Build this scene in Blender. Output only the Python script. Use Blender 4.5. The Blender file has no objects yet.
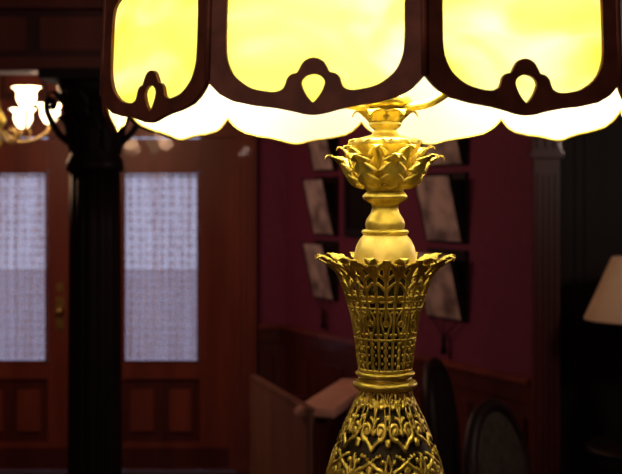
import bpy, bmesh, math, random
import numpy as np
from mathutils import Vector, Matrix
random.seed(4); np.random.seed(4)
F=1158.0; CZ=1.65; HY=198.0
sc=bpy.context.scene
try: sc.view_settings.view_transform='Standard'
except Exception: pass
COL=sc.collection

# ---------------- materials ----------------
def newmat(name):
    m=bpy.data.materials.new(name); m.use_nodes=True
    nt=m.node_tree; b=nt.nodes['Principled BSDF']; return m,nt,b
def mk(name,c1,c2=None,rough=.5,metal=0,scale=20,bump=0,stretch=(1,1,1),emis=None,es=0,coat=0,detail=4,spec=None):
    m,nt,b=newmat(name)
    if c2 is None: c2=tuple(x*.7 for x in c1)
    tc=nt.nodes.new('ShaderNodeTexCoord'); mp=nt.nodes.new('ShaderNodeMapping'); mp.inputs['Scale'].default_value=stretch
    n=nt.nodes.new('ShaderNodeTexNoise'); n.inputs['Scale'].default_value=scale; n.inputs['Detail'].default_value=detail
    r=nt.nodes.new('ShaderNodeValToRGB')
    r.color_ramp.elements[0].position=.35; r.color_ramp.elements[1].position=.65
    r.color_ramp.elements[0].color=(*c2,1); r.color_ramp.elements[1].color=(*c1,1)
    L=nt.links.new
    L(tc.outputs['Object'],mp.inputs['Vector']); L(mp.outputs[0],n.inputs['Vector']); L(n.outputs['Fac'],r.inputs[0]); L(r.outputs[0],b.inputs['Base Color'])
    b.inputs['Roughness'].default_value=rough; b.inputs['Metallic'].default_value=metal
    if spec is not None: b.inputs['Specular IOR Level'].default_value=spec
    if coat: b.inputs['Coat Weight'].default_value=coat
    if bump:
        bp=nt.nodes.new('ShaderNodeBump'); bp.inputs['Strength'].default_value=bump; bp.inputs['Distance'].default_value=.002
        L(n.outputs['Fac'],bp.inputs['Height']); L(bp.outputs[0],b.inputs['Normal'])
    if emis: b.inputs['Emission Color'].default_value=(*emis,1); b.inputs['Emission Strength'].default_value=es
    return m
M_gold=mk('antique_gold',(.80,.62,.11),(.44,.32,.045),.36,.7,60,.35)
M_goldpatina=mk('gold_patina',(.68,.51,.09),(.32,.23,.04),.38,.65,90,.5)
M_goldpale=mk('pale_brass',(.85,.68,.20),(.66,.50,.12),.42,.55,40,.1)
M_darkin=mk('dark_bronze_liner',(.045,.030,.008),None,.6,.3,40)
M_frame=mk('bronze_shade_frame',(.22,.075,.045),(.13,.045,.028),.55,.2,50,.2,spec=.3)
M_wood=mk('dark_mahogany',(.085,.016,.014),(.045,.010,.008),.40,0,6,.1,(1,1,.12),coat=.15,spec=.3)
M_woodred=mk('red_mahogany',(.21,.045,.030),(.12,.024,.017),.40,0,6,.1,(1,1,.12),coat=.15,spec=.3)
M_black=mk('ebonised_wood',(.014,.006,.007),(.007,.004,.004),.5,0,8,.1,(1,1,.15),spec=.2)
M_wall=mk('plum_wallpaper',(.165,.030,.080),(.145,.026,.070),.75,0,30,.05,spec=.2)
M_ceil=mk('ceiling_plaster',(.25,.12,.08),(.22,.10,.07),.9,0,12)
M_floor=mk('floor_boards',(.10,.035,.015),(.05,.018,.01),.35,0,5,.1,(6,.4,1))
M_brown=mk('brown_oak',(.19,.085,.055),(.13,.055,.038),.45,0,7,.1,(1,1,.2))
M_pink=mk('lit_wood_top',(.75,.42,.34),(.62,.33,.26),.4,0,9,.05)  # pale pink puts the lit look of the desk top into its colour
M_uph=mk('dark_upholstery',(.015,.010,.009),(.008,.006,.006),.9,0,60,.3,spec=.1)
M_greyuph=mk('sage_upholstery',(.045,.038,.03),(.025,.021,.017),.9,0,40,.3,spec=.1)
M_cream=mk('cream_lampshade_cloth',(.85,.66,.48),(.80,.62,.44),.8,0,60,.1)
M_brass=mk('door_brass',(.5,.35,.12),None,.35,.9,30)
M_ground=mk('exterior_ground',(.50,.46,.49),(.42,.38,.41),.9,0,.6)

def glassmat():
    m=bpy.data.materials.new('amber_slag_glass'); m.use_nodes=True; nt=m.node_tree
    nt.nodes.clear(); L=nt.links.new
    o=nt.nodes.new('ShaderNodeOutputMaterial'); tc=nt.nodes.new('ShaderNodeTexCoord')
    mp=nt.nodes.new('ShaderNodeMapping'); mp.inputs['Scale'].default_value=(1,1,2.0); mp.inputs['Rotation'].default_value=(.3,.35,.2)
    n=nt.nodes.new('ShaderNodeTexNoise'); n.inputs['Scale'].default_value=9; n.inputs['Detail'].default_value=2.5; n.inputs['Distortion'].default_value=1.2
    r=nt.nodes.new('ShaderNodeValToRGB'); e=r.color_ramp.elements
    e[0].position=.25; e[0].color=(.72,.66,.03,1); e[1].position=.74; e[1].color=(1,1,.66,1)
    q=r.color_ramp.elements.new(.48); q.color=(.92,.90,.20,1)
    t=nt.nodes.new('ShaderNodeBsdfTranslucent'); d=nt.nodes.new('ShaderNodeBsdfDiffuse'); d.inputs[0].default_value=(.95,.93,.76,1)
    mx=nt.nodes.new('ShaderNodeMixShader'); mx.inputs[0].default_value=.46
    g=nt.nodes.new('ShaderNodeBsdfGlossy'); g.inputs['Roughness'].default_value=.2; mg=nt.nodes.new('ShaderNodeMixShader'); mg.inputs[0].default_value=.03
    L(tc.outputs['Object'],mp.inputs[0]); L(mp.outputs[0],n.inputs['Vector']); L(n.outputs['Fac'],r.inputs[0]); L(r.outputs[0],t.inputs[0])
    L(d.outputs[0],mx.inputs[1]); L(t.outputs[0],mx.inputs[2]); L(mx.outputs[0],mg.inputs[1]); L(g.outputs[0],mg.inputs[2]); L(mg.outputs[0],o.inputs[0])
    return m
M_glass=glassmat()
def emat(name,c,s):
    m,nt,b=newmat(name); b.inputs['Base Color'].default_value=(*c,1); b.inputs['Emission Color'].default_value=(*c,1); b.inputs['Emission Strength'].default_value=s; b.inputs['Roughness'].default_value=.3
    return m
M_bulb=emat('lit_bulb',(1,.88,.6),12)
M_tulip=emat('lit_frosted_glass',(1,.82,.50),5)
def lacemat():
    m=bpy.data.materials.new('lace_curtain_cloth'); m.use_nodes=True; nt=m.node_tree; nt.nodes.clear(); L=nt.links.new
    N=nt.nodes.new
    o=N('ShaderNodeOutputMaterial'); tc=N('ShaderNodeTexCoord')
    mp=N('ShaderNodeMapping'); mp.inputs['Scale'].default_value=(1,0,1)
    v=N('ShaderNodeTexVoronoi'); v.feature='F1'; v.inputs['Scale'].default_value=20; v.inputs['Randomness'].default_value=.25
    mp2=N('ShaderNodeMapping'); mp2.inputs['Scale'].default_value=(1,0,.03)
    n=N('ShaderNodeTexNoise'); n.inputs['Scale'].default_value=30; n.inputs['Detail'].default_value=1
    vr=N('ShaderNodeValToRGB'); vr.color_ramp.elements[0].position=.25; vr.color_ramp.elements[1].position=.50
    a=N('ShaderNodeMath'); a.operation='MULTIPLY'; a.inputs[1].default_value=.30
    b=N('ShaderNodeMath'); b.operation='MULTIPLY_ADD'; b.inputs[1].default_value=1.0
    r=N('ShaderNodeMapRange'); r.inputs['From Min'].default_value=.35; r.inputs['From Max'].default_value=.95; r.inputs['To Min'].default_value=.03; r.inputs['To Max'].default_value=.60
    t=N('ShaderNodeBsdfTranslucent'); t.inputs[0].default_value=(.70,.62,.64,1)
    d=N('ShaderNodeBsdfDiffuse'); d.inputs[0].default_value=(.75,.62,.56,1)
    tr=N('ShaderNodeBsdfTransparent'); m1=N('ShaderNodeMixShader'); m1.inputs[0].default_value=.5; m2=N('ShaderNodeMixShader')
    L(tc.outputs['Object'],mp.inputs[0]); L(tc.outputs['Object'],mp2.inputs[0])
    L(mp.outputs[0],v.inputs['Vector']); L(mp2.outputs[0],n.inputs['Vector'])
    L(v.outputs['Distance'],vr.inputs[0]); L(vr.outputs[0],a.inputs[0]); L(n.outputs['Fac'],b.inputs[0]); L(a.outputs[0],b.inputs[2]); L(b.outputs[0],r.inputs[0])
    L(d.outputs[0],m1.inputs[1]); L(t.outputs[0],m1.inputs[2]); L(r.outputs[0],m2.inputs[0]); L(m1.outputs[0],m2.inputs[1]); L(tr.outputs[0],m2.inputs[2]); L(m2.outputs[0],o.inputs[0])
    return m
M_lace=lacemat()
def panemat():
    m=bpy.data.materials.new('window_glass'); m.use_nodes=True; nt=m.node_tree; nt.nodes.clear(); L=nt.links.new
    o=nt.nodes.new('ShaderNodeOutputMaterial'); t=nt.nodes.new('ShaderNodeBsdfTransparent'); g=nt.nodes.new('ShaderNodeBsdfGlossy'); g.inputs['Roughness'].default_value=.05
    x=nt.nodes.new('ShaderNodeMixShader'); x.inputs[0].default_value=.06; L(t.outputs[0],x.inputs[1]); L(g.outputs[0],x.inputs[2]); L(x.outputs[0],o.inputs[0]); return m
M_pane=panemat()
def printmat():
    m,nt,b=newmat('printed_paper'); L=nt.links.new
    tc=nt.nodes.new('ShaderNodeTexCoord'); n=nt.nodes.new('ShaderNodeTexNoise'); n.inputs['Scale'].default_value=9; n.inputs['Detail'].default_value=5
    r=nt.nodes.new('ShaderNodeValToRGB'); r.color_ramp.elements[0].position=.33; r.color_ramp.elements[1].position=.60
    r.color_ramp.elements[0].color=(.16,.11,.11,1); r.color_ramp.elements[1].color=(.60,.48,.46,1)
    L(tc.outputs['Object'],n.inputs['Vector']); L(n.outputs['Fac'],r.inputs[0]); L(r.outputs[0],b.inputs['Base Color']); b.inputs['Roughness'].default_value=.4
    return m
M_print=printmat()

# ---------------- geometry helpers ----------------
def empty(name,loc):
    e=bpy.data.objects.new(name,None); e.location=loc; e.empty_display_size=.05; COL.objects.link(e); return e
def obj(name,verts,faces,mat,parent=None,smooth=False):
    me=bpy.data.meshes.new(name); me.from_pydata([tuple(v) for v in verts],[],[tuple(f) for f in faces]); me.update()
    if smooth: me.polygons.foreach_set('use_smooth',[True]*len(me.polygons))
    me.materials.append(mat)
    o=bpy.data.objects.new(name,me); COL.objects.link(o)
    if parent: o.parent=parent; o.matrix_parent_inverse=Matrix.Translation(-Vector(parent.location))
    return o
def fixn(o):
    bm=bmesh.new(); bm.from_mesh(o.data); bmesh.ops.recalc_face_normals(bm,faces=bm.faces); bm.to_mesh(o.data); bm.free(); return o
def box(name,c,s,mat,parent=None,rot=0,bev=.004,rx=0):
    bm=bmesh.new(); bmesh.ops.create_cube(bm,size=1)
    bmesh.ops.scale(bm,vec=s,verts=bm.verts)
    if bev: bmesh.ops.bevel(bm,geom=list(bm.edges),offset=min(bev,min(s)*.3),segments=2,affect='EDGES')
    M=Matrix.Translation(c)@Matrix.Rotation(rot,4,'Z')@Matrix.Rotation(rx,4,'X')
    bmesh.ops.transform(bm,matrix=M,verts=bm.verts)
    me=bpy.data.meshes.new(name); bm.to_mesh(me); bm.free(); me.materials.append(mat)
    o=bpy.data.objects.new(name,me); COL.objects.link(o)
    if parent: o.parent=parent; o.matrix_parent_inverse=Matrix.Translation(-Vector(parent.location))
    return o
def lathe(name,prof,c,mat,parent=None,n=64,rf=None,smooth=True):
    V=[];Fc=[]
    for i,(r,z) in enumerate(prof):
        for j in range(n):
            a=2*math.pi*j/n; rr=r*(rf(a,i) if rf else 1)
            V.append((c[0]+rr*math.cos(a),c[1]+rr*math.sin(a),c[2]+z))
    for i in range(len(prof)-1):
        for j in range(n):
            k=(j+1)%n; Fc.append((i*n+j,i*n+k,(i+1)*n+k,(i+1)*n+j))
    Fc.append(tuple(range(n))); Fc.append(tuple((len(prof)-1)*n+j for j in range(n)))
    return fixn(obj(name,V,Fc,mat,parent,smooth))
def tube(name,pts,rad,mat,parent=None,n=10,closed=False):
    pts=[Vector(p) for p in pts]; V=[];Fc=[]; m=len(pts); up=None
    for i,p in enumerate(pts):
        if closed: t=pts[(i+1)%m]-pts[i-1]
        else: t=pts[min(i+1,m-1)]-pts[max(i-1,0)]
        t.normalize()
        if up is None: up=t.orthogonal().normalized()
        else: up=(up-t*up.dot(t)).normalized()
        s=t.cross(up); r=rad[i] if hasattr(rad,'__len__') else rad
        for j in range(n):
            a=2*math.pi*j/n; V.append(p+up*math.cos(a)*r+s*math.sin(a)*r)
    for i in range(m if closed else m-1):
        for j in range(n):
            k=(j+1)%n; q=(i+1)%m; Fc.append((i*n+j,i*n+k,q*n+k,q*n+j))
    if not closed: Fc.append(tuple(range(n))); Fc.append(tuple((m-1)*n+j for j in range(n)))
    return fixn(obj(name,V,Fc,mat,parent,True))
def catm(pts,k=8):
    pts=[Vector(p) for p in pts]; out=[]
    for i in range(len(pts)-1):
        a=pts[max(i-1,0)];b=pts[i];c=pts[i+1];d=pts[min(i+2,len(pts)-1)]
        for j in range(k):
            t=j/k; out.append(.5*((2*b)+(c-a)*t+(2*a-5*b+4*c-d)*t*t+(3*b-a-3*c+d)*t**3))
    out.append(pts[-1]); return out
def leafs(name,c,n,path,W,mat,parent,lobes=3,cup=.3,phase=0,th=.0012,depth=.5):
    """ring of acanthus leaves. path: list of (r,z)"""
    pp=catm([(r,0,z) for r,z in path],10); m=len(pp); V=[];Fc=[]; K=8
    for l in range(n):
        a=2*math.pi*(l/n)+phase; ca,sa=math.cos(a),math.sin(a); b0=len(V)
        for i,p in enumerate(pp):
            t=i/(m-1); env=(.55+.75*math.sin(math.pi*min(1,t*1.05)**.8))*(1-t**4)**.8 if t<1 else 0
            ph=(lobes*t)%1
            lob=1-depth*ph**1.5
            w=max(W*env*lob,.0003)
            for j in range(K+1):
                s=-1+2*j/K; r=p.x-cup*w*s*s+ .10*w*math.cos(s*9); y=w*s
                zz=p.z+ .35*w*abs(s)*(1-t)
                V.append((c[0]+r*ca-y*sa,c[1]+r*sa+y*ca,c[2]+zz))
        for i in range(m-1):
            for j in range(K):
                q=b0+i*(K+1)+j; Fc.append((q,q+1,q+K+2,q+K+1))
    o=obj(name,V,Fc,mat,parent,True); md=o.modifiers.new('thick','SOLIDIFY'); md.thickness=th; md.offset=0
    return o
def seg_dist(X,Y,poly):
    d=np.full(X.shape,1e9)
    for (x0,y0),(x1,y1) in zip(poly[:-1],poly[1:]):
        vx,vy=x1-x0,y1-y0; L=vx*vx+vy*vy+1e-12
        t=np.clip(((X-x0)*vx+(Y-y0)*vy)/L,0,1); d=np.minimum(d,np.hypot(X-x0-t*vx,Y-y0-t*vy))
    return d
def spiral(cx,cy,r0,r1,a0,a1,n=22):
    return [(cx+(r0+(r1-r0)*i/n)*math.cos(math.radians(a0+(a1-a0)*i/n)),cy+(r0+(r1-r0)*i/n)*math.sin(math.radians(a0+(a1-a0)*i/n))) for i in range(n+1)]
def filigree(name,c,prof,cells,A,strokes,dots,mat,parent,nu=40,nv=180,h=.002,th=.0015,phase=0):
    pr=np.array(prof); s=np.r_[0,np.cumsum(np.hypot(*np.diff(pr,axis=0).T))]; s/=s[-1]
    vv=np.linspace(0,1,nv+1); R=np.interp(vv,s,pr[:,0]); Z=np.interp(vv,s,pr[:,1])
    uu=np.linspace(-.5,.5,nu,endpoint=False)
    X,Y=np.meshgrid(uu,vv*A)
    f=np.full(X.shape,-1.0)
    for poly,w in strokes:
        for sg in (1,-1):
            pl=[(sg*x,y) for x,y in poly]
            for sh in (-1,0,1):
                f=np.maximum(f,1-seg_dist(X,Y,[(x+sh,y) for x,y in pl])/w)
    for (x,y,r) in dots:
        for sg in (1,-1):
            for sh in (-1,0,1):
                f=np.maximum(f,1-np.hypot(X-sg*x-sh,Y-y)/r)
    N=nu*cells; V=[]; idx={}
    H=h*np.sqrt(np.clip(1-(1-np.clip(f,0,1))**2,0,1))
    Fc=[]
    def vid(i,j):
        j%=N; k=(i,j)
        if k not in idx:
            jj=j%nu; a=2*math.pi*(j/N)+phase; r=R[i]+H[i,jj]
            idx[k]=len(V); V.append((c[0]+r*math.cos(a),c[1]+r*math.sin(a),c[2]+Z[i]))
        return idx[k]
    for i in range(nv):
        for j in range(N):
            a,b=j%nu,(j+1)%nu
            if (f[i,a]+f[i,b]+f[i+1,a]+f[i+1,b])>0:
                Fc.append((vid(i,j),vid(i,j+1),vid(i+1,j+1),vid(i+1,j)))
    o=obj(name,V,Fc,mat,parent,True)
    if th: md=o.modifiers.new('thick','SOLIDIFY'); md.thickness=th; md.offset=-1
    return o
def dense(prof,k=10):
    return [(p.x,p.z) for p in catm([(r,0,z) for r,z in prof],k)]

# ---------------- LAMP ----------------
LX,LY=.0685,1.07; S=F/LY
def zp(y): return (HY-y)/S
C=(LX,LY,CZ)
lamp=empty('ornate_table_lamp',(LX,LY,1.05))
def L(name,pts,mat,n=64,**k):
    return lathe(name,[(hw/S,zp(y)) for y,hw in pts],C,mat,lamp,n,**k)
L('foot',[(847,0.5),(847,105),(838,108),(830,104),(826,92),(815,88),(800,70),(780,58),(760,46),(745,36),(735,32),(728,40),(720,44),(712,40),(705,30),(690,26),(676,28),(670,34),(664,36),(658,34),(655,20),(655,.5)],M_gold)
vprof=[(655,30),(630,40),(600,55),(565,65),(530,68),(500,64),(474,57),(450,50),(425,40),(408,32),(396,26),(388,24)]
L('vase_body',[(655,.5)]+[(y,h-3.5) for y,h in vprof]+[(388,.5)],M_darkin)
st=[]
dt=[]
A=6.3
for k in range(4):
    y=k*1.62+.15
    st+= [(spiral(.24,y+.42,.21,.04,-100,330),.065),(spiral(.22,y+1.05,.17,.03,80,-330),.06),
          ([(0,y+.0),(.10,y+.12),(.21,y+.21)],.06),([(.02,y+1.35),(.12,y+1.28),(.22,y+1.22)],.055),
          ([(.45,y+.45),(.40,y+.72),(.38,y+1.0)],.055),
          ([(0,y+.45),(0,y+1.1)],.055),([(0,y+.75),(.08,y+.92),(.05,y+1.05)],.05),([(0,y+.55),(.10,y+.68),(.18,y+.70)],.045),
          ([(.5,y+1.0),(.42,y+1.25),(.5,y+1.5)],.045)]
    dt+=[(0,y+1.18,.11),(.24,y+.42,.08),(.22,y+1.05,.07),(.5,y+.15,.11),(0,y+.38,.09),(.5,y+.72,.08),(.34,y+1.38,.07)]
    dt+=[(.08,y+1.42,.05),(.17,y+1.47,.05),(.27,y+1.5,.05),(.46,y+.98,.05)]
filigree('vase_filigree',C,dense([(h/S,zp(y)) for y,h in vprof]),9,A,st,dt,M_gold,lamp,nu=50,nv=300,h=.0024,phase=-math.pi/2)
def torus(name,y,hw,t,mat): 
    pr=[]
    for i in range(13):
        a=-math.pi/2+math.pi*i/12; pr.append((y-t*math.sin(a),hw-t+t*math.cos(a)*1.3))
    return L(name,[(y+t,hw-t-6)]+pr+[(y-t,hw-t-6)],mat)
torus('ring_low',384,31,4.5,M_gold); torus('ring_mid',378,26,3,M_goldpatina); torus('ring_up',373,29,2.6,M_gold)
L('ring_core',[(392,.5),(392,22),(366,22),(366,.5)],M_darkin)
# collar
cprof=[(370,25),(355,27),(335,29.5),(315,33),(298,38),(285,42),(274,47),(267,54),(262,61),(259,66),(257,68)]
st=[];dt=[]; A=6.6
st+=[([(.5,0),(.5,3.2),(.5,5.3)],.10),([(-.5,0.06),(.5,0.06)],.12),([(-.5,1.75),(.5,1.75)],.07),([(-.5,3.4),(.5,3.4)],.06)]
for y in (.3,.72,1.14,1.52): dt+=[(0,y,.17),(.27,y+.2,.09)]
st+=[([(0,.1),(0,1.75)],.05)]
st+=[([(0,1.8),(.16,2.2),(.30,2.6),(.3,2.9),(.14,3.2),(0,3.4)],.07),(spiral(.0,2.6,.14,.14,0,360),.06),([(0,2.7),(0,3.4)],.07)]
dt+=[(0,2.6,.11),(.33,2.0,.10),(.34,3.2,.09),(0,2.05,.12)]
st+=[(spiral(.23,3.95,.2,.05,-120,240),.075),([(0,3.4),(0,5.4)],.09),([(0,4.3),(.2,4.6),(.36,4.8),(.5,4.6)],.075),([(0,4.9),(.18,5.15),(.3,5.3),(.5,5.1)],.08)]
dt+=[(0,4.45,.15),(.24,3.95,.10),(.5,5.1,.12)]
st+=[([(.0,5.2),(.0,6.55)],.13),([(.38,5.3),(.28,5.8),(.08,6.35)],.09),([(.5,4.9),(.42,5.5)],.09),([(.5,5.2),(.5,6.0)],.08)]
dt+=[(.5,6.05,.13),(.0,6.45,.13)]
filigree('collar_openwork',C,dense([(h/S,zp(y)) for y,h in cprof]),13,A,st,dt,M_gold,lamp,nu=40,nv=230,h=.0020,phase=.08)
leafs('collar_lip_leaves',C,13,[(50/S,zp(271)),(58/S,zp(264)),(65/S,zp(257)),(70/S,zp(256)),(71/S,zp(260))],.0055,M_gold,lamp,lobes=3,phase=.08,depth=.55)
L('inner_stem',[(372,.5),(372,17),(330,17),(300,20),(280,26),(268,30),(264,33),(262,.5)],M_darkin)
L('dome',[(268,.5),(268,32),(262,32),(254,31),(246,29),(240,26),(235,22),(233,20),(233,.5)],M_goldpale)
torus('dome_ring',232,23,2.6,M_gold)
L('neck',[(236,.5),(236,19),(230,19),(224,20),(219,18.5),(213,14.5),(208,13),(204,14),(202,18),(199,22),(196,22.5),(193,20),(190,17),(190,.5)],M_gold)
# leaf crown
L('crown_cup',[(192,.5),(192,17),(188,22),(184,25),(180,25),(174,23),(166,23),(158,27),(152,32),(146,35),(142,36),(139,33),(139,.5)],M_goldpatina)
leafs('crown_leaves_outer',C,8,[(22/S,zp(189)),(31/S,zp(186)),(38/S,zp(178)),(43/S,zp(168)),(50/S,zp(160)),(58/S,zp(156)),(61/S,zp(160))],.0100,M_gold,lamp,lobes=5,phase=.15,depth=.75)
leafs('crown_leaves_inner',C,8,[(24/S,zp(184)),(31/S,zp(174)),(36/S,zp(163)),(41/S,zp(152)),(47/S,zp(147)),(50/S,zp(150))],.0080,M_gold,lamp,lobes=4,phase=.15+math.pi/8,depth=.7)
leafs('crown_leaves_top',C,10,[(26/S,zp(156)),(30/S,zp(149)),(34/S,zp(143)),(37/S,zp(141)),(38/S,zp(144))],.006,M_goldpale,lamp,lobes=3,phase=.3)
# upper socket cluster / stem
L('upper_stem',[(142,.5),(142,30),(138,26),(135,14),(130,11),(127,15),(124,17),(121,13),(117,10),(112,12),(108,22),(103,27),(98,26),(94,18),(90,12),(70,9),(20,8),(-60,8),(-90,8),(-90,.5)],M_gold)
leafs('socket_leaves',C,6,[(10/S,zp(128)),(17/S,zp(120)),(24/S,zp(113)),(30/S,zp(112)),(33/S,zp(117))],.009,M_gold,lamp,lobes=3)
for k in range(3):
    a=math.radians(90+120*k); bx,by=LX+.07*math.cos(a),LY+.07*math.sin(a)
    tube('arm_%d'%k,catm([(LX+.01*math.cos(a),LY+.01*math.sin(a),CZ+.082),(LX+.045*math.cos(a),LY+.045*math.sin(a),CZ+.086),(bx,by,CZ+.10)]),.004,M_gold,lamp)
    lathe('socket_%d'%k,[(.0005,.095),(.014,.095),(.016,.115),(.013,.13),(.0005,.13)],(bx,by,CZ),M_gold,lamp,24)
    lathe('bulb_%d'%k,[(.0005,.13),(.012,.131),(.016,.142),(.024,.158),(.027,.172),(.022,.188),(.010,.197),(.0005,.199)],(bx,by,CZ),M_bulb,lamp,24)
    ld=bpy.data.lights.new('bulb_light_%d'%k,'POINT'); ld.energy=3.3; ld.color=(1,.90,.66); ld.shadow_soft_size=.02
    lo=bpy.data.objects.new('bulb_light_%d'%k,ld); COL.objects.link(lo); lo.location=(LX+.035*math.cos(a),LY+.035*math.sin(a),CZ+.150); lo.parent=lamp; lo.matrix_parent_inverse=Matrix.Translation(-lamp.location)

# ---- shade: 10 flat leaning panels ----
R=.262; NP=10; AP=R*math.cos(math.pi/NP); HALF=R*math.sin(math.pi/NP); NS=1412.
ZT=.175
def sfac(z): return 1-.15*max(0,z-.06)
def lowedge(u):
    u=abs(u); xs=[0,.08,.2,.35,.55,.75,.88,.95,1.0]; ys=[.0265,.0260,.0235,.0210,.0190,.0155,.010,.0045,.0]
    return .0865-float(np.interp(u,xs,ys))
outer=[(u*HALF,lowedge(u)) for u in np.linspace(-1,1,49)]+[(HALF,ZT),(-HALF,ZT)]
hr=[(0,56),(5,57),(10,60),(14,66),(17,71),(22,72),(27,76),(29,82),(32,87),(40,90),(52,89),(65,86),(76,80),(86,71),(92,59),(94.5,46),(95,20),(94,-15),(86,-30),(60,-42),(30,-45)]
hp=[(x/NS,(198-y)/NS) for x,y in hr]
inner=hp+[(0,(198+45)/NS)]+[(-x,z) for x,z in hp[::-1][:-1]]
tear=[]
for i in range(28):
    a=2*math.pi*i/28; yy=math.cos(a)
    w=13*math.sin(a)*(1.0 if yy>0 else (1+yy)**.35 if yy>-1 else 0)
    z=82-10*yy if yy>0 else 82+20*(-yy)
    tear.append((w/NS,(198-z)/NS))
def poly_fill(polys):
    cu=bpy.data.curves.new('tmp','CURVE'); cu.dimensions='2D'; cu.fill_mode='BOTH'; cu.extrude=.0012; cu.bevel_depth=.0004; cu.bevel_resolution=1
    for pl in polys:
        sp=cu.splines.new('POLY'); sp.points.add(len(pl)-1)
        for i,(x,y) in enumerate(pl): sp.points[i].co=(x,y,0,1)
        sp.use_cyclic_u=True
    o=bpy.data.objects.new('tmp',cu); COL.objects.link(o)
    dg=bpy.context.evaluated_depsgraph_get(); me=bpy.data.meshes.new_from_object(o.evaluated_get(dg))
    V=[tuple(v.co) for v in me.vertices]; Fs=[tuple(p.vertices) for p in me.polygons]
    bpy.data.objects.remove(o); return V,Fs
inn=[(p.x,p.y) for p in catm([(x,z,0) for x,z in inner]+[(inner[0][0],inner[0][1],0)],3)][:-1]
FV,FF=poly_fill([outer,inn,tear])
GV,GF=[],[]
nu_=40;nz=24
for i in range(nz+1):
    for j in range(nu_+1):
        u=-1+2*j/nu_; z0=lowedge(u)+.0012; z=z0+(ZT-z0)*i/nz; GV.append((u*HALF*.995,z,0))
for i in range(nz):
    for j in range(nu_):
        q=i*(nu_+1)+j; GF.append((q,q+1,q+nu_+2,q+nu_+1))
def place(vs,th,off):
    out=[]
    n=Vector((math.sin(th),-math.cos(th),0)); t=Vector((math.cos(th),math.sin(th),0))
    for x,z,w in vs:
        s=sfac(z); p=Vector((LX,LY,CZ+z))+n*(AP*s+w+off)+t*(x*s); out.append(p)
    return out
V1=[];F1=[];V2=[];F2=[]
a0=math.radians(2.4)
for k in range(NP):
    th=a0+2*math.pi*(k+.5)/NP
    b=len(V1); V1+=place(FV,th,0); F1+=[tuple(b+i for i in f) for f in FF]
    b=len(V2); V2+=place(GV,th,-.0030); F2+=[tuple(b+i for i in f) for f in GF]
fixn(obj('shade_frame',V1,F1,M_frame,lamp))
obj('shade_glass',V2,F2,M_glass,lamp)
V3=[];F3=[]
dome=[(ZT,sfac(ZT)),(.20,.93),(.235,.80),(.265,.60),(.285,.38),(.292,.22)]
for i,(z,s) in enumerate(dome):
    for k in range(NP):
        a=a0+2*math.pi*k/NP; V3.append((LX+R*s*math.sin(a)*.985,LY-R*s*math.cos(a)*.985,CZ+z))
for i in range(len(dome)-1):
    for k in range(NP):
        q=(k+1)%NP; F3.append((i*NP+k,i*NP+q,(i+1)*NP+q,(i+1)*NP+k))
obj('shade_upper_glass',V3,F3,M_glass,lamp)
for k in range(NP):
    a=a0+2*math.pi*k/NP
    pts=[(LX+R*sfac(z)*math.sin(a),LY-R*sfac(z)*math.cos(a),CZ+z) for z in (.086,.12,ZT)]+[(LX+R*s*math.sin(a),LY-R*s*math.cos(a),CZ+z) for z,s in dome[1:]]
    tube('shade_rib_%d'%k,pts,.0030,M_frame,lamp,8)
for k in range(NP):
    th=a0+2*math.pi*(k+.5)/NP
    pts=place([(u*HALF*.99,lowedge(u)+.0008,0) for u in np.linspace(-1,1,41)],th,-.0024)
    tube('shade_lip_%d'%k,pts,.0013,M_goldpatina,lamp,6)
ring=[(LX+R*sfac(ZT)*math.sin(a0+2*math.pi*k/NP),LY-R*sfac(ZT)*math.cos(a0+2*math.pi*k/NP),CZ+ZT) for k in range(NP)]
tube('shade_band',ring,.005,M_frame,lamp,8,closed=True)
lathe('shade_cap',[(.0005,.285),(.062,.285),(.064,.293),(.05,.30),(.02,.306),(.012,.32),(.018,.335),(.010,.35),(.0005,.36)],C,M_frame,lamp)
tube('cap_rod',[(LX,LY,CZ+.25),(LX,LY,CZ+.30)],.007,M_gold,lamp)

# ---------------- SIDEBOARD under lamp ----------------
sb=empty('sideboard',(LX,1.10,0))
box('top',(LX,1.10,1.035),(1.3,.48,.03),M_wood,sb)
box('body',(LX,1.10,.57),(1.22,.42,.90),M_wood,sb)
for i in range(3):
    box('door_panel_%d'%i,(LX-.40+.40*i,.885,.52),(.34,.015,.66),M_woodred,sb); box('drawer_%d'%i,(LX-.40+.40*i,.885,.94),(.34,.015,.12),M_woodred,sb)
    lathe('knob_%d'%i,[(.0005,-.012),(.012,-.012),(.014,0),(.012,.012),(.0005,.012)],(LX-.40+.40*i,.87,.94),M_brass,sb,16)
for sx in (-.55,.55):
    for sy in (-.17,.17): lathe('foot',[(.0005,0),(.02,0),(.032,.04),(.028,.09),(.02,.125),(.0005,.125)],(LX+sx,1.10+sy,0),M_wood,sb,20)

# ---------------- ROOM ----------------
H=3.0; YB=7.0
def wallseg(name,p0,p1,z0,z1,mat,th=.12,off=0,parent=None,bev=0):
    d=Vector((p1[0]-p0[0],p1[1]-p0[1])); l=d.length; d.normalize(); nrm=Vector((-d.y,d.x))
    c=(Vector(p0)+Vector(p1))/2+nrm*(th/2+off)
    return box(name,(c.x,c.y,(z0+z1)/2),(l,th,z1-z0),mat,parent,math.atan2(d.y,d.x),bev)
box('floor',(0,2.75,-.05),(6.6,9.0,.1),M_floor,bev=0)
box('ceiling',(0,2.75,H+.05),(6.6,9.0,.1),M_ceil,bev=0)
XL,XR,YN=-3.2,3.0,-1.5
CX=-.157; DX,DY=.95,4.87
doorL=(-67-311)/F*YB; doorR=(237-311)/F*YB; doorM=(85-311)/F*YB; DT=2.02
wallseg('wall_left',(XL,YN),(XL,YB+.12),0,H,M_wall)
wallseg('wall_right',(XR,5.4),(XR,YN),0,H,M_wall)
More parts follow.
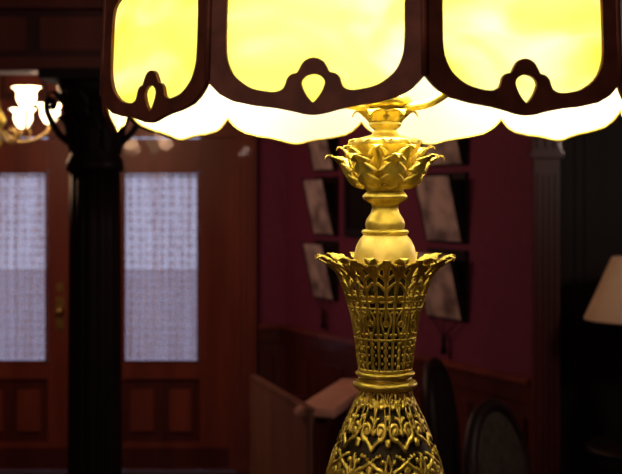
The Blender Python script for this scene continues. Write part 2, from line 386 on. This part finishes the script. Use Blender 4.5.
wallseg('wall_near',(XR,YN),(XL,YN),0,H,M_wall)
wallseg('wall_back_1',(XL,YB),(doorL,YB),0,H,M_wall)
wallseg('wall_back_2',(doorL,YB),(doorR,YB),DT,H,M_woodred)
wallseg('wall_back_3',(doorR,YB),(CX,YB),0,H,M_wall)
wallseg('wall_diagonal',(CX,YB),(DX,DY),0,H,M_wall)
wallseg('wall_return',(DX+.03,DY),(DX+.03,5.4),0,H,M_wall,th=.06,off=-.03)
wallseg('wall_back_right',(DX,5.4),(XR,5.4),0,H,M_wood)
box('ground_exterior',(-1.5,18,-.16),(30,21.6,.1),M_ground,bev=0)
cas=empty('trim_1',((doorL+doorR)/2,YB-.02,0))
for x,n in ((doorL-.055,'l'),(doorR+.055,'r')):
    box('casing_'+n,(x,YB-.02,DT/2),(.13,.05,DT),M_woodred,cas)
    for k in (-.035,0,.035): box('reed',(x+k,YB-.048,DT/2),(.016,.014,DT-.2),M_woodred,cas)
box('casing_head',((doorL+doorR)/2,YB-.025,DT+.05),(doorR-doorL+.30,.07,.11),M_woodred,cas)
box('casing_cornice',((doorL+doorR)/2,YB-.04,DT+.125),(doorR-doorL+.36,.11,.03),M_woodred,cas)
for k in range(5):
    w=(doorR-doorL)/5; box('transom_panel',(doorL+w*(k+.5),YB-.012,2.42),(w-.08,.025,.36),M_wood,cas)
    box('transom_field',(doorL+w*(k+.5),YB-.03,2.42),(w-.16,.02,.26),M_woodred,cas)
def door(name,x0,x1,hand):
    e=empty(name,((x0+x1)/2,YB+.02,0)); y=YB+.03; t=.05
    pl=x0+.225*(x1-x0)*1.1; pr=x1-.225*(x1-x0)*1.1
    zb,zt=CZ-(363-HY)/F*YB, CZ-(171-HY)/F*YB
    g=.002
    box('stile_l',((x0+g+pl)/2,y,DT/2),(pl-x0-g,t,DT-.008),M_woodred,e); box('stile_r',((x1-g+pr)/2,y,DT/2),(x1-g-pr,t,DT-.008),M_woodred,e)
    box('rail_top',((pl+pr)/2,y,(zt+DT-.01)/2),(pr-pl,t,DT-.01-zt),M_woodred,e)
    box('rail_mid',((pl+pr)/2,y,zb-.05),(pr-pl,t,.10),M_woodred,e)
    box('rail_low',((pl+pr)/2,y,.087),(pr-pl,t,.166),M_woodred,e)
    box('lower_field',((pl+pr)/2,y+.01,.37),(pr-pl,.02,.42),M_wood,e)
    for k in (-1,1):
        box('lower_panel',((pl+pr)/2+k*(pr-pl)*.25,y-.008,.36),((pr-pl)*.5-.09,.03,.26),M_woodred,e,bev=.012)
    for (cx,cz,sx,sz) in (((pl+pr)/2,zb+.008,pr-pl,.016),((pl+pr)/2,zt-.008,pr-pl,.016),(pl+.008,(zb+zt)/2,.016,zt-zb),(pr-.008,(zb+zt)/2,.016,zt-zb)):
        box('bead',(cx,y-.025,cz),(sx,.012,sz),M_woodred,e)
    box('glass_pane',((pl+pr)/2,y+.015,(zb+zt)/2),(pr-pl,.004,zt-zb),M_pane,e,bev=0)
    V=[];Fc=[];n=200;m=6
    for i in range(m+1):
        for j in range(n+1):
            u=j/n; V.append((pl+.012+(pr-pl-.024)*u,y-.010+.014*math.sin(u*52+1.8*math.sin(u*9)+.3*math.sin(i+u*5)),zb+.02+(zt-zb-.035)*i/m))
    for i in range(m):
        for j in range(n): q=i*(n+1)+j; Fc.append((q,q+1,q+n+2,q+n+1))
    obj('lace_curtain',V,Fc,M_lace,e,True)
    tube('curtain_rod',[(pl+.005,y-.022,zt-.03),(pr-.005,y-.022,zt-.03)],.006,M_brass,e)
    if hand=='r':
        hx=x1-.15
        box('lock_plate',(hx,y-.03,.95),(.05,.012,.20),M_brass,e)
        lathe('knob',[(.0005,-.025),(.016,-.022),(.026,-.008),(.026,.008),(.016,.022),(.0005,.025)],(hx,y-.062,.97),M_brass,e,24)
        box('latch_plate',(hx,y-.03,1.11),(.04,.012,.05),M_brass,e)
    box('kick',((x0+x1)/2,y-.028,.08),(x1-x0-.1,.006,.12),M_wood,e)
door('door_1',doorL,doorM,'r'); door('door_2',doorM,doorR,'l')
def wains(name,p0,p1,n):
    d=Vector((p1[0]-p0[0],p1[1]-p0[1])); l=d.length; d.normalize(); nr=Vector((d.y,-d.x))
    ang=math.atan2(d.y,d.x); e=empty(name,((p0[0]+p1[0])/2,(p0[1]+p1[1])/2,0))
    def bx(nm,s,w,z0,z1,dep,o,mat,bev=.004):
        c=Vector(p0)+d*s+nr*(o+dep/2); box(nm,(c.x,c.y,(z0+z1)/2),(w,dep,z1-z0),mat,e,ang,bev)
    bx('board',l/2,l,0.0,.84,.012,0,M_wood)
    bx('rail_cap',l/2,l,.86,.89,.05,0,M_woodred,.01); bx('rail_frieze',l/2,l,.78,.86,.025,0,M_wood)
    bx('skirting',l/2,l,0,.18,.028,0,M_wood)
    for k in range(n):
        w=l/n; bx('field',w*(k+.5),w-.10,.26,.72,.02,.008,M_wood,.012)
    return e
wains('trim_2',(CX+.0,YB),(DX,DY),6)
wains('trim_3',(doorR+.125,YB),(CX-.02,YB),1)
pil=empty('fluted_pilaster',(.985,4.83,0))
pc=(.972,4.80); pw=.11
box('shaft',(pc[0],pc[1],1.0),(pw,.06,1.62),M_wood,pil)
for k in range(4): box('flute',(pc[0]-.036+.024*k,pc[1]-.033,1.0),(.012,.012,1.5),M_wood,pil,bev=.004)
box('plinth',(pc[0],pc[1],.10),(pw+.04,.08,.20),M_wood,pil)
box('necking',(pc[0],pc[1],1.83),(pw+.03,.08,.03),M_wood,pil); box('capital_block',(pc[0],pc[1],1.90),(pw+.01,.07,.12),M_wood,pil)
for k in range(3): box('capital_dentil',(pc[0]-.035+.035*k,pc[1]-.04,1.90),(.02,.02,.09),M_wood,pil)
box('abacus',(pc[0],pc[1],1.975),(pw+.05,.10,.03),M_wood,pil); box('upper_shaft',(pc[0],pc[1],2.49),(pw,.06,1.02),M_wood,pil)

# ---------------- COLUMN + BEAM ----------------
cx,cy=(95-311)/F*4.0,4.0
col=empty('carved_column',(cx,cy,0))
def fl(a,i): return 1-.05*(.5+.5*math.cos(a*14))**2
lathe('shaft',[(.0005,.2),(.094,.2),(.094,.5),(.092,1.0),(.089,1.5),(.086,1.76),(.0005,1.76)],(cx,cy,0),M_black,col,168,rf=fl)
lathe('base',[(.0005,0),(.15,0),(.15,.08),(.12,.10),(.135,.14),(.105,.18),(.10,.22),(.0005,.22)],(cx,cy,0),M_black,col)
lathe('capital',[(.0005,1.74),(.096,1.74),(.10,1.76),(.096,1.78),(.084,1.80),(.084,1.86),(.092,1.93),(.11,1.99),(.13,2.03),(.13,2.05),(.0005,2.05)],(cx,cy,0),M_black,col)
leafs('capital_leaves_low',(cx,cy,0),8,[(.086,1.80),(.094,1.85),(.105,1.90),(.125,1.93),(.138,1.92)],.034,M_black,col,th=.004,depth=.25)
leafs('capital_leaves_high',(cx,cy,0),8,[(.088,1.86),(.10,1.93),(.12,1.985),(.15,2.01),(.165,1.995)],.034,M_black,col,th=.004,phase=math.pi/8,depth=.25)
box('abacus',(cx,cy,2.065),(.32,.32,.035),M_black,col)
for sx in (-1,1):
    pts=catm([(cx+sx*.09,cy,1.84),(cx+sx*.13,cy,1.88),(cx+sx*.165,cy,1.95),(cx+sx*.16,cy,1.99),(cx+sx*.14,cy,1.975),(cx+sx*.15,cy,1.955)])
    tube('bracket_scroll',pts,.012,M_black,col)
beam=empty('carved_beam',(-.1,4.0,2.3))
bl,br=XL,3.0
box('lower_member',((bl+br)/2,4.0,2.105),(br-bl,.16,.045),M_woodred,beam)
box('frieze',((bl+br)/2,4.0,2.21),(br-bl,.08,.17),M_wood,beam)
box('upper_member',((bl+br)/2,4.0,2.315),(br-bl,.18,.045),M_woodred,beam)
box('spandrel',((bl+br)/2,4.0,2.67),(br-bl,.06,.66),M_wood,beam)
for k in range(22):
    x=bl+.15+k*.28
    box('frieze_panel',(x,3.955,2.21),(.235,.02,.115),M_woodred,beam,bev=.008)
# ---------------- CHANDELIER ----------------
hc=((-4-311)/F*5.2,5.2)
ch=empty('glass_shade_chandelier',(hc[0],hc[1],2.1))
lathe('stem',[(.0005,1.86),(.012,1.87),(.03,1.90),(.014,1.93),(.03,1.97),(.045,2.0),(.02,2.05),(.010,2.1),(.010,2.9),(.05,2.96),(.06,3.0),(.0005,3.0)],(hc[0],hc[1],0),M_gold,ch,32)
for k,(ang,zz) in enumerate([(12,2.00),(74,1.99),(135,2.0),(195,2.0),(272,1.985),(318,2.055)]):
    a=math.radians(ang); dx,dy=math.cos(a),math.sin(a)
    def q(r,z): return (hc[0]+dx*r,hc[1]+dy*r,z)
    tube('arm_%d'%k,catm([q(.03,1.95),q(.09,1.905),q(.16,1.91),q(.225,1.95),q(.235,zz)]),.007,M_brass,ch)
    tube('scroll_%d'%k,catm([q(.08,1.91),q(.10,1.95),q(.14,1.96),q(.15,1.93),q(.13,1.92)]),.004,M_brass,ch)
    lathe('tulip_%d'%k,[(.014,-.015),(.024,-.008),(.038,.015),(.043,.035),(.038,.052),(.045,.068),(.056,.078)],(q(.235,0)[0],q(.235,0)[1],zz),M_tulip,ch,36,rf=lambda a,i:1+((.04+.05*(i-3))*math.cos(6*a) if i>2 else 0))
    ld=bpy.data.lights.new('tulip_light_%d'%k,'POINT'); ld.energy=5.5; ld.color=(1,.58,.34); ld.shadow_soft_size=.05
    lo=bpy.data.objects.new('tulip_light_%d'%k,ld); COL.objects.link(lo); lo.location=(*q(.33,0)[:2],zz+.06); lo.parent=ch; lo.matrix_parent_inverse=Matrix.Translation(-ch.location)
# invented pendants, out of view, added as fill for wall and lamp front
def fill_pendant(x,y,en,zl):
    pd=empty('added_fill_lamp',(x,y,2.6))
    lathe('fill_canopy',[(.0005,2.96),(.05,2.96),(.06,3.0),(.0005,3.0)],(x,y,0),M_brass,pd,32)
    tube('fill_rod',[(x,y,2.98),(x,y,2.62)],.008,M_brass,pd)
    lathe('fill_globe',[(.03,2.63),(.08,2.60),(.11,2.54),(.11,2.48),(.07,2.43),(.0005,2.41)],(x,y,0),M_tulip,pd,40)
    ld=bpy.data.lights.new('added_fill_light','POINT'); ld.energy=en; ld.color=(1,.74,.62); ld.shadow_soft_size=.12
    lo=bpy.data.objects.new('added_fill_light',ld); COL.objects.link(lo); lo.location=(x,y,zl); lo.parent=pd; lo.matrix_parent_inverse=Matrix.Translation(-pd.location)
fill_pendant(1.6,2.6,20,2.0); fill_pendant(-.9,-.7,17,2.3)

# ---------------- WALL RACKS / PICTURE on diagonal wall ----------------
dd=Vector((DX-CX,DY-YB)).normalized(); nr=Vector((dd.y,-dd.x)); wang=math.atan2(dd.y,dd.x)
def onwall(px):
    k=(px-311)/F; t=(k*YB-CX)/(dd.x-k*dd.y); return Vector((CX,YB))+dd*t
def rack(px,w):
    p=onwall(px)
    e=empty('wall_magazine_rack',(p.x,p.y,1.6))
    def W(s,o): v=p+dd*s+nr*o; return (v.x,v.y)
    for z0 in (1.08,1.44,1.80):
        zc=z0+.165
        x,y=W(0,.010); box('backboard',(x,y,zc),(w,.016,.33),M_black,e,wang,.004)
        V=[]
        for (s,z,o) in ((-w/2+.02,z0+.01,.03),(w/2-.02,z0+.01,.03),(w/2-.02,z0+.31,.10),(-w/2+.02,z0+.31,.10),(-w/2+.02,z0+.01,.022),(w/2-.02,z0+.01,.022),(w/2-.02,z0+.31,.092),(-w/2+.02,z0+.31,.092)):
            x,y=W(s,o); V.append((x,y,z))
        fixn(obj('print',V,[(0,1,2,3),(7,6,5,4),(0,4,5,1),(1,5,6,2),(2,6,7,3),(3,7,4,0)],M_print,e))
        for sg in (-1,1):
            V=[]
            for ds in (-.004,.004):
                for (z,o) in ((z0,.018),(z0+.02,.035),(z0+.32,.105),(z0+.32,.09),(z0+.10,.018)):
                    x,y=W(sg*(w/2-.012)+ds,o); V.append((x,y,z))
            fixn(obj('bracket',V,[(0,1,2,3,4),(9,8,7,6,5)]+[(i,(i+1)%5,5+(i+1)%5,5+i) for i in range(5)],M_black,e))
    x,y=W(0,.03); tube('cord',[(x,y,1.08),(x,y,1.0)],.003,M_black,e)
    lathe('tassel',[(.0005,1.01),(.012,1.0),(.014,.985),(.009,.97),(.018,.92),(.0005,.915)],(x,y,0),M_black,e,16)
    for sg in (-1,1):
        a_=W(sg*w*.38,.03); tube('swag',[(a_[0],a_[1],1.085),(x,y,1.0)],.003,M_black,e)
rack(328,.26); rack(449,.32)
p=onwall(364); e=empty('framed_picture',(p.x,p.y,1.62))
def pf(nm,s,z,w,h,o,dep,m): v=p+dd*s+nr*(o+dep/2); box(nm,(v.x,v.y,z),(w,dep,h),m,e,wang,.004)
pf('print',0,1.63,.28,.32,.002,.01,M_uph)
for s,z,w,h in ((0,1.80,.36,.04),(0,1.46,.36,.04),(-.16,1.63,.04,.32),(.16,1.63,.04,.32)): pf('frame',s,z,w,h,.002,.025,M_black)

# ---------------- SETTLE ----------------
se=empty('wooden_settle',(-.02,4.7,0))
A0=Vector((-.25,5.02)); B0=Vector((0.0,4.22)); C0=Vector((.205,4.93))
def slab(nm,a,b,z0,z1,t,m,bev=.008):
    d=b-a; c=(a+b)/2; box(nm,(c.x,c.y,(z0+z1)/2),(d.length,t,z1-z0),m,se,math.atan2(d.y,d.x),bev)
slab('end_panel',A0,B0,.06,.87,.03,M_brown); slab('end_panel_cap',A0,B0,.865,.885,.036,M_brown)
off=Vector((.012,-.0))
slab('desk_front',B0+off,C0,.06,.83,.03,M_wood)
slab('desk_top',B0+Vector((.012,.01)),C0,.848,.88,.16,M_pink)
slab('rear_panel',A0,C0,.06,.80,.03,M_wood)
slab('plinth',B0+off,C0,0,.08,.05,M_wood); slab('plinth_l',A0,B0,0,.08,.05,M_wood)

# ---------------- CHAIRS ----------------
def chair(x,y,rot,top,uph,w=.42):
    e=empty('balloon_back_chair',(x,y,0)); Rm=Matrix.Translation((x,y,0))@Matrix.Rotation(rot,4,'Z')
    T=lambda p: tuple(Rm@Vector(p))
    def bx(nm,c,s,m,bev=.01): box(nm,T(c),s,m,e,rot,bev)
    bx('seat_rail',(0,0,.40),(w,w,.06),M_black); bx('seat_cushion',(0,0,.455),(w*.94,w*.94,.06),uph,.028)
    for sx in (-1,1):
        tube('front_leg',[T(p) for p in catm([(sx*w*.44,-w*.44,.38),(sx*w*.47,-w*.48,.25),(sx*w*.42,-w*.44,.10),(sx*w*.45,-w*.48,.01)])],[.024]*8+[.020]*8+[.014]*9,M_black,e)
        tube('rear_leg',[T(p) for p in catm([(sx*w*.42,w*.45,.40),(sx*w*.42,w*.47,.2),(sx*w*.43,w*.58,.01)])],.018,M_black,e)
    out=[(-w*.36,w*.46,.42),(-w*.34,w*.48,.58),(-w*.46,w*.53,.78),(-w*.42,w*.58,top-.12),(-w*.24,w*.62,top-.03),(0,w*.63,top),(w*.24,w*.62,top-.03),(w*.42,w*.58,top-.12),(w*.46,w*.53,.78),(w*.34,w*.48,.58),(w*.36,w*.46,.42)]
    tube('back_frame',[T(p) for p in catm(out)],.022,M_black,e)
    cp=catm(out,6); V=[];Fc=[]
    cen=Vector((0,w*.55,(top+.62)/2)); n=len(cp); rings=[(1,0),(.85,.02),(.5,.032),(.01,.036)]
    for sgn in (-1,1):
        b=len(V)
        for s,o in rings:
            for q_ in cp: 
                v=cen+(q_-cen)*s; V.append(T((v.x,v.y+sgn*o,max(v.z,.56))))
        for i in range(3):
            for j in range(n-1): Fc.append((b+i*n+j,b+i*n+j+1,b+(i+1)*n+j+1,b+(i+1)*n+j))
    obj('back_pad',V,Fc,uph,e,True)
chair(.69,4.05,math.radians(74),1.06,M_uph)
chair(.76,3.36,math.radians(58),1.02,M_greyuph)

# ---------------- RIGHT: panelled wardrobe, side table, cream lamp ----------------
bc=empty('panelled_wardrobe',(1.75,5.2,0))
x0,x1,y0,y1=1.08,2.5,5.08,5.385
box('carcass',((x0+x1)/2,(y0+y1)/2,1.13),(x1-x0,y1-y0,2.14),M_black,bc)
for k in range(3):
    w=(x1-x0)/3; xc=x0+w*(k+.5)
    box('door_leaf',(xc,y0-.010,1.13),(w-.02,.02,2.0),M_black,bc)
    for z,h in ((.55,.75),(1.52,1.0)):
        box('door_moulding',(xc,y0-.024,z),(w-.14,.012,h),M_black,bc,bev=.005); box('door_field',(xc,y0-.034,z),(w-.22,.012,h-.1),M_black,bc,bev=.005)
box('cornice',((x0+x1)/2,(y0+y1)/2-.02,2.225),(x1-x0+.06,y1-y0+.04,.06),M_black,bc)
box('plinth',((x0+x1)/2,(y0+y1)/2-.01,.03),(x1-x0,y1-y0+.03,.06),M_black,bc)
tx,ty=(641-311)/F*4.5,4.5
tb=empty('round_side_table',(tx,ty,0))
lathe('top',[(.0005,.66),(.20,.66),(.21,.67),(.21,.68),(.20,.69),(.0005,.69)],(tx,ty,0),M_black,tb)
lathe('pedestal',[(.0005,.10),(.05,.10),(.06,.16),(.03,.22),(.045,.35),(.028,.5),(.03,.58),(.07,.66),(.0005,.66)],(tx,ty,0),M_wood,tb,32)
for k in range(3):
    a=k*2.094+.5; tube('leg',catm([(tx+.03*math.cos(a),ty+.03*math.sin(a),.18),(tx+.12*math.cos(a),ty+.12*math.sin(a),.13),(tx+.20*math.cos(a),ty+.20*math.sin(a),.02)]),.018,M_wood,tb)
sl=empty('cream_shade_lamp',(tx,ty,.69))
lathe('base',[(.0005,.69),(.075,.69),(.08,.705),(.05,.72),(.03,.77),(.06,.86),(.07,.94),(.05,1.03),(.02,1.07),(.012,1.10),(.012,1.25),(.0005,1.25)],(tx,ty,0),M_black,sl,40)
zb=CZ-(320-HY)/F*4.5; zt=CZ-(257-HY)/F*4.5
o=lathe('shade',[(.215,zb),(.217,zb+.006),(.165,zb+.12),(.112,zt-.003),(.110,zt)],(tx,ty,0),M_cream,sl,60)
bm_=bmesh.new(); bm_.from_mesh(o.data); bmesh.ops.delete(bm_,geom=[f for f in bm_.faces if len(f.verts)>4],context='FACES_ONLY'); bm_.to_mesh(o.data); bm_.free()
md=o.modifiers.new('t','SOLIDIFY'); md.thickness=.002
for k in range(3):
    a=k*2.094; tube('spider',[(tx,ty,1.245),(tx+.111*math.cos(a),ty+.111*math.sin(a),zt-.004)],.002,M_brass,sl,6)

# ---------------- WORLD + CAMERA ----------------
w=bpy.data.worlds.new('dusk'); sc.world=w; w.use_nodes=True
b=w.node_tree.nodes['Background']; b.inputs[0].default_value=(.52,.55,.82,1); b.inputs[1].default_value=1.15
cam=bpy.data.cameras.new('camera'); co=bpy.data.objects.new('camera',cam); COL.objects.link(co); sc.camera=co
co.location=(0,0,CZ); co.rotation_euler=(math.pi/2,0,0)
cam.sensor_fit='HORIZONTAL'; cam.sensor_width=36; cam.lens=36*F/622; cam.shift_y=-39/622; cam.clip_start=.05
cam.dof.use_dof=True; cam.dof.focus_distance=1.04; cam.dof.aperture_fstop=13
